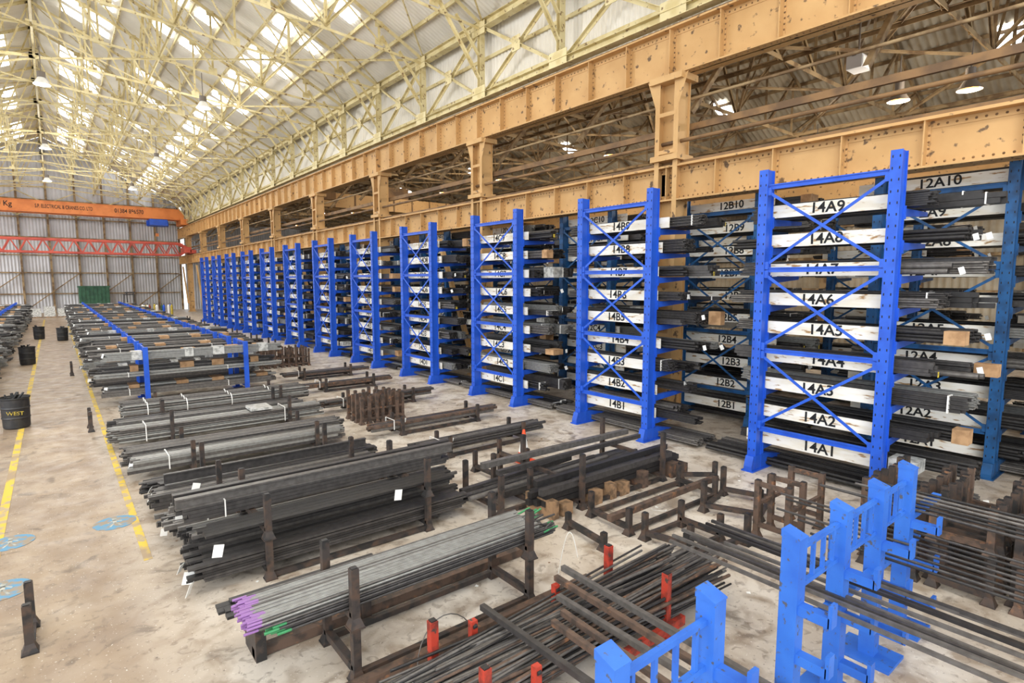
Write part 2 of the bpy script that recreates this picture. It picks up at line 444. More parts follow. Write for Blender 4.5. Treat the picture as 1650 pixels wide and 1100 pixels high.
text('S.P. ELECTRICAL & CRANES CO. LTD',(1.5,-.27,11.5),(math.pi/2,0,0),.55,'text_black',c,sx=.55,off=.01)
text('01384 896570',(7.3,-.27,11.5),(math.pi/2,0,0),.64,'text_black',c,sx=.75,off=.01)
c=empty('lattice_travelling_crane',(0,75.2,0))
m=MB();r='crane_red'
for dy in (0,1.5):
    m.beam((-12.6,dy,7.9),(11.6,dy,7.9),.2,.2,r); m.beam((-12.6,dy,6.6),(11.6,dy,6.6),.2,.2,r)
    for i in range(19):
        x=-12.6+i*1.27; m.beam((x,dy,6.6),(x+.63,dy,7.9),.1,.1,r); m.beam((x+.63,dy,7.9),(x+1.27,dy,6.6),.1,.1,r)
    m.beam((11.6,dy,6.6),(12.4,dy,7.2),.2,.2,r); m.beam((11.6,dy,7.9),(12.4,dy,7.4),.2,.2,r)
m.box(12.0,12.6,-.8,2.3,6.9,7.5,r); m.box(12.5,13.1,-.8,2.3,LG1+.135,7.2,r)
m.box(-12.6,11.6,.2,1.3,6.65,6.7,'girder_dark')
m.obj('bridge',c)

# ---------------------------------------------------------------- bars helper
def rod(m,p,q,d,mt,kind):
    if kind=='round': m.cyl(p,q,d/2,mt,6)
    elif kind=='tube': m.cyl(p,q,d/2,mt,10,cap=False); m.cyl(p,q,d/2*.82,'steel_black',10)
    elif kind=='square': m.beam(p,q,d*.9,d*.9,mt)
    elif kind=='flat': m.beam(p,q,d*.95,d*.3,mt)
    elif kind=='angle': m.angle(p,q,d*.8,mt,t=.008)
def bars(m,ax,a0,a1,b0,b1,z0,layers,d,mt,kind='round',jit=.12,skew=0,tip=None,mats=None,gap=1.0):
    w=b1-b0; pit=d*gap; n=max(1,int(w/pit)); dz=d*(.34 if kind=='flat' else (.87 if kind in('round','tube') else .97))
    for l in range(layers):
        off=(pit/2 if (l%2 and kind in('round','tube')) else 0)
        for i in range(n-(1 if off else 0)):
            b=b0+d/2+i*pit+off; z=z0+d/2+l*dz
            if kind=='flat': z=z0+d*.17+l*dz
            if l==layers-1 and layers>1: z+=U(-.1,.12)*d
            s=a0-U(-jit,jit); e=a1+U(-jit,jit); sk=U(-skew,skew)
            mt2=random.choice(mats) if mats else mt
            p,q=((s,b+sk,z),(e,b-sk,z)) if ax=='X' else ((b+sk,s,z),(b-sk,e,z))
            rod(m,p,q,d,mt2,kind)
            if tip:
                q2=tuple(p[k]+(q[k]-p[k])*.035 for k in range(3)); p2=tuple(p[k]-(q[k]-p[k])*.001 for k in range(3))
                m.cyl(p2,q2,d/2*1.1,tip,6)
    return z0+layers*dz
def tag(m,x,y,z,s=.16,ax='X'):
    a=U(-.5,.5); s*=.75
    if ax=='X': m.beam((x-.02,y,z),(x-.03-.05*R(),y+a*.08,z-s),s*.75,.004,'paper')
    else: m.beam((x,y-.02,z),(x+a*.08,y-.05,z-s),.004,s*.75,'paper')
def strap(m,x,y0,y1,z0,z1,mt='white_plastic',w=.02):
    m.box(x-w/2,x+w/2,y0-.008,y0,z0,z1,mt);m.box(x-w/2,x+w/2,y1,y1+.008,z0,z1,mt);m.box(x-w/2,x+w/2,y0-.008,y1+.008,z1,z1+.006,mt)

# ---------------------------------------------------------------- cantilever racks
def rackframe(levels,z1,dz,col,H=5.74,yw=2.15):
    m=MB(); D=.25
    for y in (0,yw):
        m.box(.0,.025,y-.085,y+.085,0,H,col); m.box(D-.025,D,y-.085,y+.085,0,H,col)
        m.box(.025,D-.025,y-.06,y-.04,0,H,col); m.box(.025,D-.025,y+.04,y+.06,0,H,col)
        m.box(.025,D-.025,y-.045,y+.045,H-.03,H,col)
        z=.4
        while z<H-.1:
            m.box(-.004,0,y-.058,y-.043,z,z+.04,'text_black'); m.box(-.004,0,y+.043,y+.058,z,z+.04,'text_black'); z+=.18
        vs=[(-.12,0),(1.35,0),(1.35,.1),(.42,.3),(-.06,.3),(-.12,.1)]
        for dy in (-.08,.08): m.add([(a,y+dy,b) for a,b in vs],[(0,1,2,3,4,5)],col)
        m.box(-.14,1.35,y-.12,y+.12,0,.025,col)
        m.add([(-.12,y-.08,0),(-.12,y+.08,0),(-.12,y+.08,.1),(-.12,y-.08,.1),(-.06,y-.08,.3),(-.06,y+.08,.3),(.42,y-.08,.3),(.42,y+.08,.3),(1.35,y-.08,.1),(1.35,y+.08,.1)],[(0,1,2,3),(3,2,5,4),(4,5,7,6),(6,7,9,8)],col)
        for k in range(levels):
            z=z1+k*dz-.13
            m.add([(D,y-.045,z-.14),(D,y+.045,z-.14),(D,y+.045,z),(D,y-.045,z),(1.5,y-.045,z-.05),(1.5,y+.045,z-.05),(1.5,y+.045,z+.02),(1.5,y-.045,z+.02)],
              [(0,4,7,3),(1,2,6,5),(3,7,6,2),(0,1,5,4),(4,5,6,7)],col)
            m.box(D,D+.03,y-.1,y+.1,z-.18,z+.03,col)
    zs=[.86,2.38,3.9,5.42]
    for z in zs: m.chan((.06,.1,z),(.06,yw-.1,z),.06,.07,col)
    for i in range(3):
        m.beam((.03,.08,zs[i]+.08),(.03,yw-.08,zs[i+1]-.08),.012,.05,col); m.beam((.045,.08,zs[i+1]-.08),(.045,yw-.08,zs[i]+.08),.012,.05,col)
        for y in (.1,yw-.1):
            for z in (zs[i]+.08,zs[i+1]-.08): m.box(.015,.06,y-.05,y+.05,z-.07,z+.07,col)
    return m
def rackstock(levels,z1,dz,seed,yw=2.15,x0=.42,x1=1.4,bx=.36,ext=.3):
    random.seed(seed); m=MB()
    kinds=[('round',.035,'steel_dark'),('round',.06,'steel_black'),('square',.06,'steel_dark'),('flat',.1,'steel_black'),('tube',.09,'steel_mid'),('round',.028,'steel_grey'),('square',.09,'steel_black'),('round',.045,'steel_mid'),('angle',.07,'steel_dark'),('tube',.07,'steel_black')]
    for k in range(-1,levels):
        z=z1+k*dz-.10
        if k==-1: z=.06
        if k>=0:
            e0=U(-.05,ext) if seed not in (10,40) else 0; e1=U(-.05,ext)
            m.box(bx-.035,bx,-e0,yw+e1,z1+k*dz-.115,z1+k*dz+.115,'board_paint')
        x=x0
        while x<x1-.08:
            kd=random.choice(kinds); w=min(U(.18,.4),x1-x)
            if R()<.04: x+=w; continue
            hh=U(.14,.30) if k>=0 else .14
            lay=max(1,int(hh/(kd[1]*(.34 if kd[0]=='flat' else .9))))
            ya=-U(.3,1.15);yb=yw+U(.2,.95)
            if k==-1: ya,yb=-1.1,yw+1.3
            t=bars(m,'Y',ya,yb,x,x+w,z,lay,kd[1],kd[2],kd[0],jit=.06)
            q=R()
            if q<.07: m.box(x-.015,x+w+.015,ya-.1,ya+U(.1,.25),z-.01,t+.02,'cardboard')
            elif q<.12: m.box(x-.02,x+w+.02,ya-.12,ya+.3,z-.01,t+.02,'plastic_wrap')
            elif q<.28: tag(m,x+w/2,ya-.1,t-.05,.14,'Y')
            elif q<.35: m.box(x+.02,x+.08,ya-.09,ya-.085,z,z+.09,'yellow_paint')
            elif q<.55:
                yy=ya+.2; m.box(x-.01,x+w+.01,yy,yy+.02,z,t+.01,'white_plastic')
            x+=w+.02
    return m.mesh('steel_stock')
f14=rackframe(9,.63,.545,'blue_paint').mesh('rack_frame')
f12=rackframe(10,.41,.58,'teal_paint',H=6.0).mesh('rack_frame')
s14=[rackstock(9,.63,.545,10+i) for i in range(5)]
s12=[rackstock(10,.41,.58,40+i,x0=.5,x1=1.9,ext=.5) for i in range(4)]
L="ABCDEFGHJKLMN"
ROT=(math.pi/2,0,-math.pi/2)
random.seed(3)
for k in range(12):
    r=empty('cantilever_rack',(10.45,3.42+4.76*k,0))
    inst(f14,'frame',r); inst(s14[k%5],'steel_stock',r)
    if k<8:
        for lv in range(9):
            text('14%s%d'%(L[k],lv+1),(.32,1.1+U(-.12,.12),.63+.545*lv),(ROT[0],U(-.03,.03),ROT[2]),.26,'text_black',r,sx=1.05)
for k in range(-1,12):
    r=empty('cantilever_rack',(13.5,2.55+4.76*k,0))
    inst(f12,'frame',r,(0,0,0)); inst(s12[k%4],'steel_stock',r)
    if 0<=k<6:
        for lv in range(10):
            text('12%s%d'%(L[k],lv+1),(.32,(1.25 if k==0 else .8)+U(-.1,.12),.41+.58*lv),(ROT[0],U(-.03,.03),ROT[2]),.26,'text_black',r,sx=1.05)
    r=empty('cantilever_rack',(18.2,.6+4.76*k,0))
    inst(f12,'frame',r); inst(s12[(k+2)%4],'steel_stock',r)

# ---------------------------------------------------------------- stillages
def post(m,x,y,z,h,mt='stillage_paint',w=.075):
    a=w*.95;b=w/2
    m.box(x-a,x+a,y-a,y+a,z,z+.015,mt)
    m.add([(x-a,y-a,z),(x+a,y-a,z),(x+a,y+a,z),(x-a,y+a,z),(x-b,y-b,z+.1),(x+b,y-b,z+.1),(x+b,y+b,z+.1),(x-b,y+b,z+.1)],
          [(0,1,5,4),(1,2,6,5),(2,3,7,6),(3,0,4,7),(4,5,6,7)],mt)
    m.box(x-b,x+b,y-b,y+b,z+.1,z+h,mt)
    m.box(x-b*.75,x+b*.75,y-b*.75,y+b*.75,z+h,z+h+.01,'steel_black')
def cradle(m,p,q,z,h,mt='stillage_paint'):
    post(m,p[0],p[1],z,h,mt);post(m,q[0],q[1],z,h,mt)
    m.beam((p[0],p[1],z+.11),(q[0],q[1],z+.11),.075,.07,mt)
def stackset(name,x0,x1,y0,y1,tiers,h,mt='stillage_paint',rails=True):
    r=empty(name); m=MB()
    for t in range(tiers):
        z=t*h
        for x in (x0,x1): cradle(m,(x,y0),(x,y1),z,h+.05,mt)
        if rails and t==0:
            for y in (y0,y1): m.beam((x0,y,z+.05),(x1,y,z+.05),.06,.06,mt)
    m.obj('stillage_frame',r); return r
S=['steel_dark','steel_black','steel_mid']
random.seed(11)
r=stackset('steel_bar_stillage',1.97,4.08,4.78,5.5,2,.52)
m=MB()
t=bars(m,'X',1.3,4.5,4.84,5.14,.67,4,.026,'steel_mid','round',jit=.1,tip='green_tip',gap=1.08,mats=['steel_mid','steel_dark'])
t2=bars(m,'X',1.1,4.3,4.85,5.42,.67+.095,4,.022,'steel_grey','round',jit=.06,tip='purple_tip',skew=.008,gap=1.32,mats=['steel_grey','steel_grey','steel_grey','steel_mid'])
for i in range(22): m.cyl((U(4.3,4.4),4.85+i*.025,U(.7,.84)),(U(4.5,4.66),4.86+i*.025,U(.68,.84)),.013,'green_tip' if i%3==0 else 'steel_dark',6)
bars(m,'X',1.3,4.2,5.15,5.42,.67,3,.024,'steel_dark','round')
m.obj('steel_bars',r)
m=MB(); bars(m,'X',1.15,2.6,5.62,6.0,.5,2,.09,'steel_black','flat'); 
for y in (4.62,5.7): m.beam((1.3,y,.06),(4.9,y,.06),.09,.1,'rust_steel')
m.box(1.3,1.4,5.6,6.0,0,.5,'stillage_paint'); m.box(2.4,2.5,5.6,6.0,0,.5,'stillage_paint')
m.obj('floor_rails')
# B
r=stackset('steel_bar_stillage',1.88,4.14,7.18,8.4,2,.52)
m=MB()
t=bars(m,'X',1.1,4.9,7.25,7.85,.16,6,.1,'steel_black','flat',mats=['steel_black','steel_dark']); tag(m,1.05,7.35,.3,.2); tag(m,1.05,7.25,.2,.2)
t=bars(m,'X',1.15,5.0,7.88,8.34,.16,7,.05,'steel_dark','square',mats=S,gap=1.1)
t=bars(m,'X',1.05,4.9,7.9,8.34,.68,4,.05,'steel_dark','square',mats=['steel_dark','steel_mid'],gap=1.1)
m.chan((1.0,7.95,.93),(5.05,7.95,.93),.1,.12,'steel_mid'); m.chan((1.0,8.15,.93),(5.1,8.15,.93),.1,.12,'steel_dark')
t=bars(m,'X',1.2,4.7,7.25,7.7,.68,1,.1,'steel_black','flat')
tag(m,1.35,7.2,.6,.2);tag(m,3.7,7.2,.72,.2);tag(m,1.1,8.2,.75,.15);tag(m,1.0,7.5,.35,.15)
strap(m,1.55,7.88,8.36,.66,.88,w=.015)
m.obj('steel_bars',r)
r=stackset('steel_bar_stillage',1.9,4.15,10.0,11.35,1,.75)
m=MB()
bars(m,'X',1.0,4.6,10.07,10.5,.16,4,.06,'steel_mid','square',mats=S,gap=1.1); bars(m,'X',1.1,4.9,10.5,10.9,.16,6,.1,'steel_dark','flat',mats=S)
bars(m,'X',1.0,4.5,10.95,11.3,.16,4,.05,'steel_dark','round',mats=S); tag(m,1,10.2,.4,.15);tag(m,1.6,10.0,.5,.2);tag(m,1.05,10.7,.35,.15)
m.chan((1.2,10.6,.48),(4.7,10.6,.48),.08,.14,'steel_dark')
m.obj('steel_bars',r)
r=stackset('steel_bar_stillage',1.9,4.15,8.75,9.7,1,.4)
m=MB(); bars(m,'X',1.05,4.9,8.8,9.65,.16,3,.07,'steel_dark','square',mats=S,gap=1.12); bars(m,'X',1.3,5.2,9.0,9.5,.37,2,.05,'steel_black','round'); tag(m,1.05,9.1,.35,.15);tag(m,1.0,8.9,.3,.15)
strap(m,1.5,8.8,9.65,.15,.38); m.obj('steel_bars',r)
r=stackset('steel_bar_stillage',1.9,4.3,12.2,13.5,1,.6)
m=MB(); bars(m,'X',.95,4.9,12.28,12.8,.16,4,.06,'steel_mid','square',mats=['steel_mid','steel_grey','steel_dark']); bars(m,'X',.9,5.1,12.85,13.42,.16,7,.045,'steel_mid','round',mats=['steel_mid','steel_dark']); tag(m,.95,12.5,.35,.15);strap(m,1.5,12.27,12.82,.15,.4)
m.obj('steel_bars',r)
r=stackset('steel_bar_stillage',1.9,4.5,14.7,16.1,1,.75)
m=MB(); bars(m,'X',.8,5.3,14.78,15.3,.16,7,.05,'steel_grey','round',mats=['steel_grey','steel_mid']);bars(m,'X',.85,5.0,15.4,16.0,.16,5,.07,'steel_mid','square',mats=S); strap(m,1.4,14.77,15.32,.15,.5); strap(m,4.4,14.77,15.32,.15,.5)
m.box(3.6,4.1,14.76,15.32,.5,.56,'plastic_wrap')
m.obj('steel_bars',r)
r=stackset('steel_bar_stillage',2.0,5.0,17.1,18.3,1,.6)
m=MB()
for (yy,zz) in ((17.35,.36),(17.75,.36),(18.1,.36)):
    for i in range(34):
        a=U(0,6.28);q=.17*math.sqrt(R()); m.cyl((1.2+U(-.08,.08),yy+q*math.cos(a),zz+q*math.sin(a)),(5.8+U(-.1,.1),yy+q*math.cos(a),zz+q*math.sin(a)),.025,random.choice(['steel_mid','steel_grey','steel_dark']),6)
    for x in (1.7,2.6,3.7,4.8): m.cyl((x-.012,yy,zz),(x+.012,yy,zz),.2,'white_plastic',14,cap=False)
tag(m,1.2,17.2,.3,.18)
m.obj('steel_bars',r)

# blue low racks with stock across the aisle
def lowrack_mesh(seed):
    random.seed(seed); m=MB(); b='blue_paint'
    for x in (1.15,3.95):
        for y in (.0,1.35):
            m.box(x-.065,x+.065,y-.05,y+.05,0,1.72,b); m.box(x-.14,x+.14,y-.14,y+.14,0,.02,b)
        for z in (.25,.8,1.3): m.beam((x,0,z),(x,1.35,z),.08,.09,b)
    for x in (1.15,3.95):
        m.beam((x,.05,1.68),(x,1.3,1.68),.03,.04,b); m.beam((x,.05,1.45),(x,1.3,1.45),.03,.03,b)
        for i in range(5): m.beam((x,.2+i*.23,1.45),(x,.2+i*.23,1.68),.025,.025,b)
    f=m.mesh('rack_frame')
    m=MB()
    for z in (.3,.85,1.35):
        y=.06
        while y<1.2:
            w=min(U(.25,.5),1.3-y); kd=random.choice([('round',.045),('square',.06),('flat',.1),('tube',.09)])
            lay=int(U(.12,.3)/(kd[1]*(.34 if kd[0]=='flat' else .9)))
            xa,xb=U(-.2,.2),U(4.6,5.1)
            if z==1.35 and R()<.1: y+=w+.05; continue
            t=bars(m,'X',xa,xb,y,y+w,z,max(1,lay),kd[1],'steel_dark',kd[0],mats=random.choice([S,['steel_mid','steel_grey'],['steel_mid','steel_dark'],['steel_grey'],['steel_black','steel_dark']]))
            q=R()
            if q<.4:
                for x in (U(.3,1),U(1.5,2.4),U(2.8,3.6),U(4,4.5)): m.box(x,x+U(.15,.4),y-.02,y+w+.02,z,t+.03,'cardboard' if q<.25 else 'plastic_wrap')
            elif q<.7: strap(m,.7,y,y+w,z,t);strap(m,3.4,y,y+w,z,t)
            if R()<.6: tag(m,xa,y+.1,t,.16)
            y+=w+.04
    return f,m.mesh('steel_stock')
LR=[lowrack_mesh(60+i) for i in range(4)]
y=20.1;k=0
while y<66:
    r=empty('low_bar_rack',(.87,y,0)); f,s=LR[k%4]; inst(f,'frame',r); inst(s,'steel_stock',r); y+=2.25; k+=1
y=20;k=0
while y<70:
    r=empty('low_bar_rack',(-6.7,y,0)); f,s=LR[(k+1)%4]; inst(f,'frame',r); inst(s,'steel_stock',r); y+=2.4;k+=1
for k,y in enumerate((31,34.5,39,44,49,55)):
    r=stackset('steel_bar_stillage',6.9,8.9,y,y+1.2,1,.6); m=MB(); bars(m,'X',6.3,9.2,y+.08,y+1.1,.16,3,.07,'steel_dark','round',mats=S); m.obj('steel_bars',r)

# G
random.seed(21)
r=stackset('steel_bar_stillage',6.5,8.62,6.3,7.8,1,.86)
m=MB()
m.beam((5.7,6.42,.42),(9.0,6.42,.42),.1,.1,'steel_dark');m.beam((5.75,6.6,.5),(9.1,6.6,.5),.1,.1,'steel_black')
for x in (6.5,8.62): m.beam((x,6.3,.4),(x,7.8,.4),.06,.06,'stillage_paint')
bars(m,'X',5.7,9.2,6.4,6.85,.16,2,.1,'steel_black','square')
for x in (5.8,6.02,6.75,7.15,7.4,8.0,8.85,9.1): m.box(x,x+U(.12,.25),6.25,6.9,.0,U(.2,.3),random.choice(['timber','timber','rust_steel']))
m.beam((5.6,7.4,.5),(9.3,7.4,.5),.08,.08,'steel_dark');m.beam((5.5,7.7,.56),(9.2,7.65,.56),.1,.1,'steel_mid');bars(m,'X',5.5,9,7.1,7.6,.16,2,.06,'steel_dark','square')
m.obj('steel_bars',r)
r=stackset('steel_bar_stillage',5.3,5.9,6.9,7.9,1,.6); m=MB(); m.cyl((4.9,7.2,.28),(8.2,7.3,.3),.04,'steel_mid',10); m.cyl((4.9,7.35,.28),(8.0,7.45,.3),.04,'steel_dark',10);m.beam((5.0,7.6,.25),(7.6,7.7,.3),.09,.09,'steel_dark'); m.obj('steel_bars',r)
for (x0,x1,yy,l) in ((5.6,9.0,10.0,3),(5.65,9.25,12.2,2),(5.7,9.1,15.4,3),(6.4,9.6,21.3,2),(6.2,9.3,18.6,2)):
    r=stackset('steel_bar_stillage',x0+.7,x1-.7,yy-.05,yy+.5,1,.4); m=MB(); bars(m,'X',x0,x1,yy+.02,yy+.42,.16,l,.07,'steel_mid','tube' if l==3 else 'square',mats=['steel_dark','steel_mid','rust_steel']); tag(m,x0+.8,yy,.4,.15); strap(m,x0+.5,yy,yy+.44,.15,.38); m.obj('steel_bars',r)
def cluster(name,x0,y0,nx,ny,dx,dy,h,mt,jit=.03):
    m=MB()
    for i in range(nx):
        for j in range(ny): post(m,x0+i*dx+U(-jit,jit),y0+j*dy+U(-jit,jit),0,h+U(-.05,.05),mt)
    for j in range(ny): m.beam((x0,y0+j*dy,.12),(x0+(nx-1)*dx,y0+j*dy,.12),.06,.06,mt); m.beam((x0,y0+j*dy,h*.5),(x0+(nx-1)*dx,y0+j*dy,h*.5),.04,.04,mt)
    return m.obj(name)
cluster('stillage_cradle_pile',6.0,13.7,7,4,.2,.28,.75,'rust_steel')
cluster('stillage_cradle_pile',6.6,25.0,8,4,.28,.3,.8,'rust_steel')
m=MB()
for t in range(2):
  for i in range(9):
    x=8.15+i*.19; zb=t*.56
    yj=U(-.05,.05)
    for (a,b) in ((2.75,2.2),(2.0,1.45),(1.2,.62),(.4,-.2),(-.5,-1.1)):
        mt=random.choice(['stillage_paint','rust_steel','stillage_paint'])
        cradle(m,(x+U(-.03,.03),a+yj),(x+U(-.03,.03),b+yj),zb,.58,mt)
m.obj('stacked_stillage_cradles')
m=MB()
for x in (7.74,8.15,8.75):
    for yy in (3.55,4.0): post(m,x,yy,0,.85,'rust_steel')
    m.beam((x,3.55,.8),(x,4.0,.8),.06,.06,'rust_steel'); m.beam((x,3.55,.2),(x,4.0,.2),.06,.06,'rust_steel')
for yy in (3.55,4.0): m.beam((7.74,yy,.5),(8.75,yy,.5),.05,.05,'rust_steel')
m.obj('steel_trestle')
def empty_cradle(pts,h=.42,long=None):
    m=MB(); cradle(m,pts[0],pts[1],0,h)
    if len(pts)>2:
        cradle(m,pts[2],pts[3],0,h); m.beam((pts[0][0],pts[0][1],.06),(pts[2][0],pts[2][1],.06),.06,.06,'stillage_paint'); m.beam((pts[1][0],pts[1][1],.06),(pts[3][0],pts[3][1],.06),.06,.06,'stillage_paint')
    if long: m.beam(*long,.09,.09,'rust_steel')
    return m.obj('empty_stillage_cradle')
empty_cradle([(5.7,5.1),(5.8,5.9)],.25)
empty_cradle([(6.35,5.2),(6.4,6.0),(8.6,5.2),(8.65,5.95)],.4,((6.2,5.45,.2),(8.95,5.45,.2)))
empty_cradle([(7.95,5.0),(8.3,4.25),(8.85,5.2),(9.1,4.5)],.5)
empty_cradle([(6.4,4.95),(6.55,4.3),(7.2,4.9),(7.2,4.25)],.4)
empty_cradle([(6.2,4.12),(7.4,3.95)],.45)
empty_cradle([(8.9,6.1),(9.4,5.7)],.35)
m=MB(); cradle(m,(7.1,9.3),(7.1,8.4),0,.4); cradle(m,(6.2,8.9),(6.2,8.1),0,.4); m.obj('empty_stillage_cradle')
# H
random.seed(5)
r=empty('red_post_stillage'); m=MB()
for x in (2.45,4.78):
    cradle(m,(x,3.4),(x,4.2),0,.68,'red_paint')
for (x,y) in ((2.9,4.22),(3.95,4.2),(2.95,3.36)): m.box(x-.035,x+.035,y-.03,y+.03,0,.5,'red_paint'); m.box(x-.07,x+.07,y-.06,y+.06,.0,.05,'red_paint'); m.cyl((x-.02,y-.031,.45),(x+.02,y-.031,.45),.02,'steel_black',6)
m.beam((4.0,3.34,.12),(5.0,3.34,.12),.06,.1,'red_paint')
m.obj('stillage_frame',r); m=MB()
for i in range(320):
    y=U(3.45,4.12); z=.17+.25*R(); dv=U(-.1,.1); m.cyl((U(1.85,2.4),y+dv,z),(U(5.2,6.1),y-dv*1.5+U(-.08,.08),z+U(-.04,.06)),U(.01,.02),random.choice(['steel_dark','steel_black','steel_mid','steel_mid','rust_steel']),6)
for (x,y0,y1,z) in ((3.1,4.35,1.2,.5),(3.45,3.7,1.0,.52),(3.62,3.75,.9,.53),(3.8,4.0,.8,.51),(4.0,4.25,1.0,.54),(4.15,4.3,1.3,.58)):
    m.beam((x,y0,z),(x+U(-.1,.1),y1,z),.055,.055,random.choice(['steel_dark','rust_steel','steel_mid']))
m.obj('steel_bars',r)
m=MB(); cradle(m,(2.9,1.3),(4.5,1.3),0,.45,'rust_steel'); m.obj('empty_stillage_cradle')

# foreground low blue rack
r=empty('blue_bar_rack'); m=MB(); bp='blue_paint_worn'
XS=((2.27,1.62),(3.23,1.64),(4.38,1.72),(5.25,1.72),(6.1,1.72),(6.9,1.74))
for i,(x,H) in enumerate(XS):
    m.box(x-.065,x+.065,1.88,1.9,0,H,bp); m.box(x-.065,x+.065,2.0,2.02,0,H,bp); m.box(x-.065,x-.05,1.9,2.0,0,H,bp);m.box(x+.05,x+.065,1.9,2.0,0,H,bp)
    m.add([(x-.07,1.875,H),(x+.07,1.875,H),(x+.07,2.025,H),(x-.07,2.025,H),(x-.07,1.875,H+.012),(x+.07,1.875,H+.012),(x+.07,2.025,H+.06),(x-.07,2.025,H+.06)],[(3,2,1,0),(4,5,6,7),(0,1,5,4),(1,2,6,5),(2,3,7,6),(3,0,4,7)],bp)
    m.box(x-.2,x+.2,1.7,2.2,0,.03,bp)
    for z in (.35,.8,1.2):
        m.box(x-.045,x+.045,1.65,1.88,z-.08,z,bp); m.box(x-.045,x+.045,1.63,1.66,z-.08,z+.1,bp)
def ladder(a,b,z):
    m.beam((a,1.95,z),(b,1.95,z),.04,.04,bp); m.beam((a,1.95,z-.32),(b,1.95,z-.32),.04,.04,bp)
    n=4
    for i in range(n): 
        x=a+(b-a)*(i+.5)/n; m.beam((x,1.95,z),(x,1.95,z-.32),.03,.03,bp)
ladder(2.33,3.17,1.5);ladder(4.44,5.19,1.6);ladder(5.31,6.04,1.6);ladder(6.16,6.84,1.6)
m.obj('frame',r); m=MB()
random.seed(9)
for i in range(9):
    x=5.0+i*.1+U(-.03,.03); z=.93+U(0,.03); m.beam((x+U(-.05,.05),3.3+U(-.4,.3),z),(x+U(-.1,.1),-1.5,z),.032,.03,random.choice(['steel_dark','steel_black','steel_mid']))
for i in range(8):
    x=6.25+i*.13; m.cyl((x,U(2.5,3.4),.97),(x+U(-.06,.06),-2,.97),.014,random.choice(['steel_dark','steel_mid','steel_black']),6)
for i in range(6):
    x=7.1+i*.13; m.cyl((x,U(2.2,3.0),1.24),(x+U(-.03,.03),-2,1.24),.016,random.choice(['steel_dark','steel_mid','steel_black']),6)
m.box(6.9,7.95,1.9,1.98,1.16,1.22,bp); m.box(4.9,7.3,1.9,1.98,.86,.91,bp)
m.obj('steel_bars',r)

# ---------------------------------------------------------------- floor marks
m=MB(); m.box(.7,.8,8.7,60,0.001,.004,'yellow_line'); m.obj('yellow_floor_line')
m=MB(); m.box(-.92,-.8,4,70,0.001,.004,'yellow_line'); m.obj('yellow_floor_line')
def roundel(x,y):
    m=MB(); m.cyl((0,0,.001),(0,0,.005),.28,'blue_floor_paint',28)
    z0,z1=.005,.007;w='white_floor_paint'
    m.cyl((0,.16,z0),(0,.16,z1),.03,w,12)
    m.box(-.025,.025,0,.12,z0,z1,w)
    m.beam((0,0,.006),(-.07,-.16,.006),.025,.002,w);m.beam((0,0,.006),(.07,-.16,.006),.025,.002,w)
    m.beam((0,.1,.006),(-.09,0,.006),.02,.002,w);m.beam((0,.1,.006),(.09,.02,.006),.02,.002,w)
    m.obj('pedestrian_floor_marking',None,(x,y,0))
roundel(.5,10.4);roundel(-.72,10.5);roundel(-.72,8.9)
random.seed(77); m=MB()
for i in range(160):
    x=U(1,10);y=U(3,24);s=U(.01,.035); a=U(0,3.14); c_,s_=math.cos(a)*s,math.sin(a)*s
    m.add([(x+c_,y+s_,.004),(x-s_,y+c_,.006),(x-c_,y-s_,.004),(x+s_,y-c_,.01)],[(0,1,2,3)],random.choice(['paper','steel_dark','timber','paper']))
for i in range(14):
    x=U(4,9.8);y=U(4,20); p=None
    a=U(0,6.28)
    for k in range(10):
        q=(x+.03*k*math.cos(a)+.05*math.sin(k*.8),y+.03*k*math.sin(a)+.05*math.cos(k*.9),.008)
        if p: m.cyl(p,q,.004,'white_plastic',4)
        p=q
m.obj('floor_debris')
m=MB()
def arc(pts,r,mt):
    for a,b in zip(pts[:-1],pts[1:]): m.cyl(a,b,r,mt,5)
arc([(2.75+.35*math.cos(t),4.4+.1*math.sin(t),.02+.45*max(0,math.sin(t))) for t in [i*math.pi/14 for i in range(15)]],.006,'steel_mid')
arc([(4.75+.05*t,5.0-.05*t,.02+.55*math.sin(t*.8)) for t in [i*.2 for i in range(18)]],.005,'white_plastic')
m.obj('loose_wire')

# ---------------------------------------------------------------- props
def drum(x,y,txt=False):
    r=empty('waste_drum',(x,y,0)); m=MB()
    prof=[(0,.24),(.03,.27),(.25,.28),(.27,.295),(.3,.28),(.5,.285),(.52,.3),(.55,.285),(.74,.29),(.76,.31),(.79,.31)]
    for (z0,a),(z1,b) in zip(prof[:-1],prof[1:]): m.cyl((0,0,z0),(0,0,z1),a,'black_plastic',20,r2=b,cap=False)
    m.cyl((0,0,.7),(0,0,.72),.28,'text_black',20)
    for i in range(5): m.beam((U(-.15,.1),U(-.15,.1),.7),(U(-.2,.2),U(-.2,.2),.88),.06,.03,'black_plastic')
    m.obj('drum_body',r)
    if txt: text('WEST',(-.0,-.305,.41),(math.pi/2,.05,-.05),.13,'yellow_paint',r,off=.0)
drum(-.95,18.9,True); drum(.25,45,False); drum(-.9,47); drum(-1.1,33)
m=MB(); m.box(-.19,.19,-.19,.19,0,.03,'cone_orange')
h=[(0.03,.14),(.2,.108),(.36,.078),(.5,.05),(.66,.025)]
for i,((z0,a),(z1,b)) in enumerate(zip(h[:-1],h[1:])): m.cyl((0,0,z0),(0,0,z1),a,['cone_orange','white_plastic','white_plastic','cone_orange'][i],20,r2=b,cap=(i==3))
m.obj('traffic_cone',None,(7.35,8.8,0))
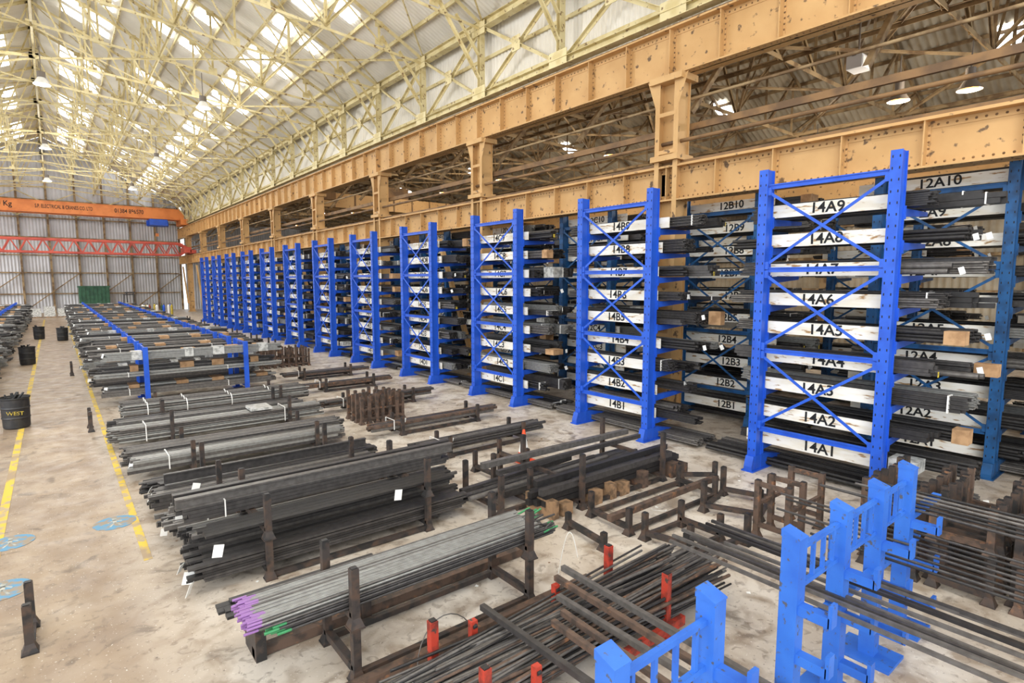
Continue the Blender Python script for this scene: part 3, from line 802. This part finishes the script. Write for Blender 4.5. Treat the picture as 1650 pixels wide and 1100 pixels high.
for (x,y) in ((-.42,7.2),(.5,17.2),(.35,28)):
    m=MB(); post(m,0,0,0,.5); post(m,.0,.55,0,.5); m.box(-.04,.04,0,.55,.02,.06,'stillage_paint'); m.obj('small_stillage_cradle',None,(x,y,0))
r=empty('forklift',(6.3,73,0)); m=MB()
m.box(-.55,.55,-.2,1.5,.35,1.0,'steel_dark'); m.box(-.5,.5,.9,1.7,.9,1.25,'steel_dark'); m.box(-.4,.4,.3,.7,1.0,1.15,'black_plastic')
for x in (-.5,.5):
    for y in (-.1,1.4): m.beam((x,y,1.0),(x*.9,y*.8+.1,2.2),.06,.06,'black_plastic')
    m.box(x*.6-.05,x*.6+.05,-.45,-.35,.1,2.5,'black_plastic'); m.box(x*.5-.06,x*.5+.06,-1.5,-.45,.08,.13,'steel_dark')
    for y,rr in ((-.0,.32),(1.3,.26)): m.cyl((x-.1,y,rr),(x+.1,y,rr),rr,'rubber',18)
m.box(-.5,.5,-.05,1.3,2.18,2.24,'black_plastic')
for z in (.5,2.4): m.box(-.45,.45,-.46,-.4,z,z+.12,'black_plastic')
m.obj('truck_body',r)
m=MB(); m.box(2.2,5.0,80,82,.3,3.0,'green_paint'); m.box(2.1,5.1,79.9,82.1,2.95,3.1,'green_paint')
for i in range(8): m.box(2.3+i*.36,2.4+i*.36,79.93,80,.35,2.95,'green_paint')
for x in (2.3,4.7): m.box(x,x+.2,79.95,82,0,.3,'steel_dark')
m.obj('green_storage_tank')
m=MB()
random.seed(31)
for i in range(16):
    x=7+U(0,3.4);y=68+U(0,3); c=random.choice(['red_paint','yellow_paint','green_paint','white_plastic','blue_paint'])
    m.cyl((x,y,0),(x,y,1.1),.12,c,10); m.cyl((x,y,1.1),(x,y,1.25),.12,c,10,r2=.04); m.cyl((x,y,1.25),(x,y,1.35),.035,'steel_dark',6)
m.obj('gas_cylinder_group')
m=MB()
for i in range(4): 
    x=-2+i*1.1; m.box(x,x+.9,74,75,.1,.9+.2*(i%2),'plastic_wrap'); m.box(x,x+.95,74,75,0,.1,'timber')
m.obj('wrapped_pallet_group')

# ---------------------------------------------------------------- light
w=bpy.data.worlds.new('World'); scene.world=w; w.use_nodes=True
bg=w.node_tree.nodes['Background']; bg.inputs[0].default_value=(.91,.955,1,1); bg.inputs[1].default_value=2.15
def fill_sun(e,rot,ang,c):
    l=bpy.data.lights.new('fill_sun','SUN'); l.energy=e; l.angle=math.radians(ang); l.color=c
    o=bpy.data.objects.new('fill_sun',l); scene.collection.objects.link(o); o.rotation_euler=rot
d=Vector((.75,.45,-.42)); q=d.to_track_quat('-Z','Y').to_euler()
fill_sun(2.25,q,35,(.99,.99,1))  # soft low sun added as fill, entering through the open left side

# ---------------------------------------------------------------- camera
cam=bpy.data.cameras.new('Camera'); co=bpy.data.objects.new('Camera',cam); scene.collection.objects.link(co)
cam.sensor_width=36; cam.lens=920/1650*36; cam.clip_end=300; cam.clip_start=.05
co.location=(0,0,3.7)
p=math.atan(98/920); yaw=math.atan(740/math.hypot(920,98))
co.rotation_euler=(math.pi/2-p,0,-yaw)
scene.camera=co
print('objs',len(bpy.data.objects))
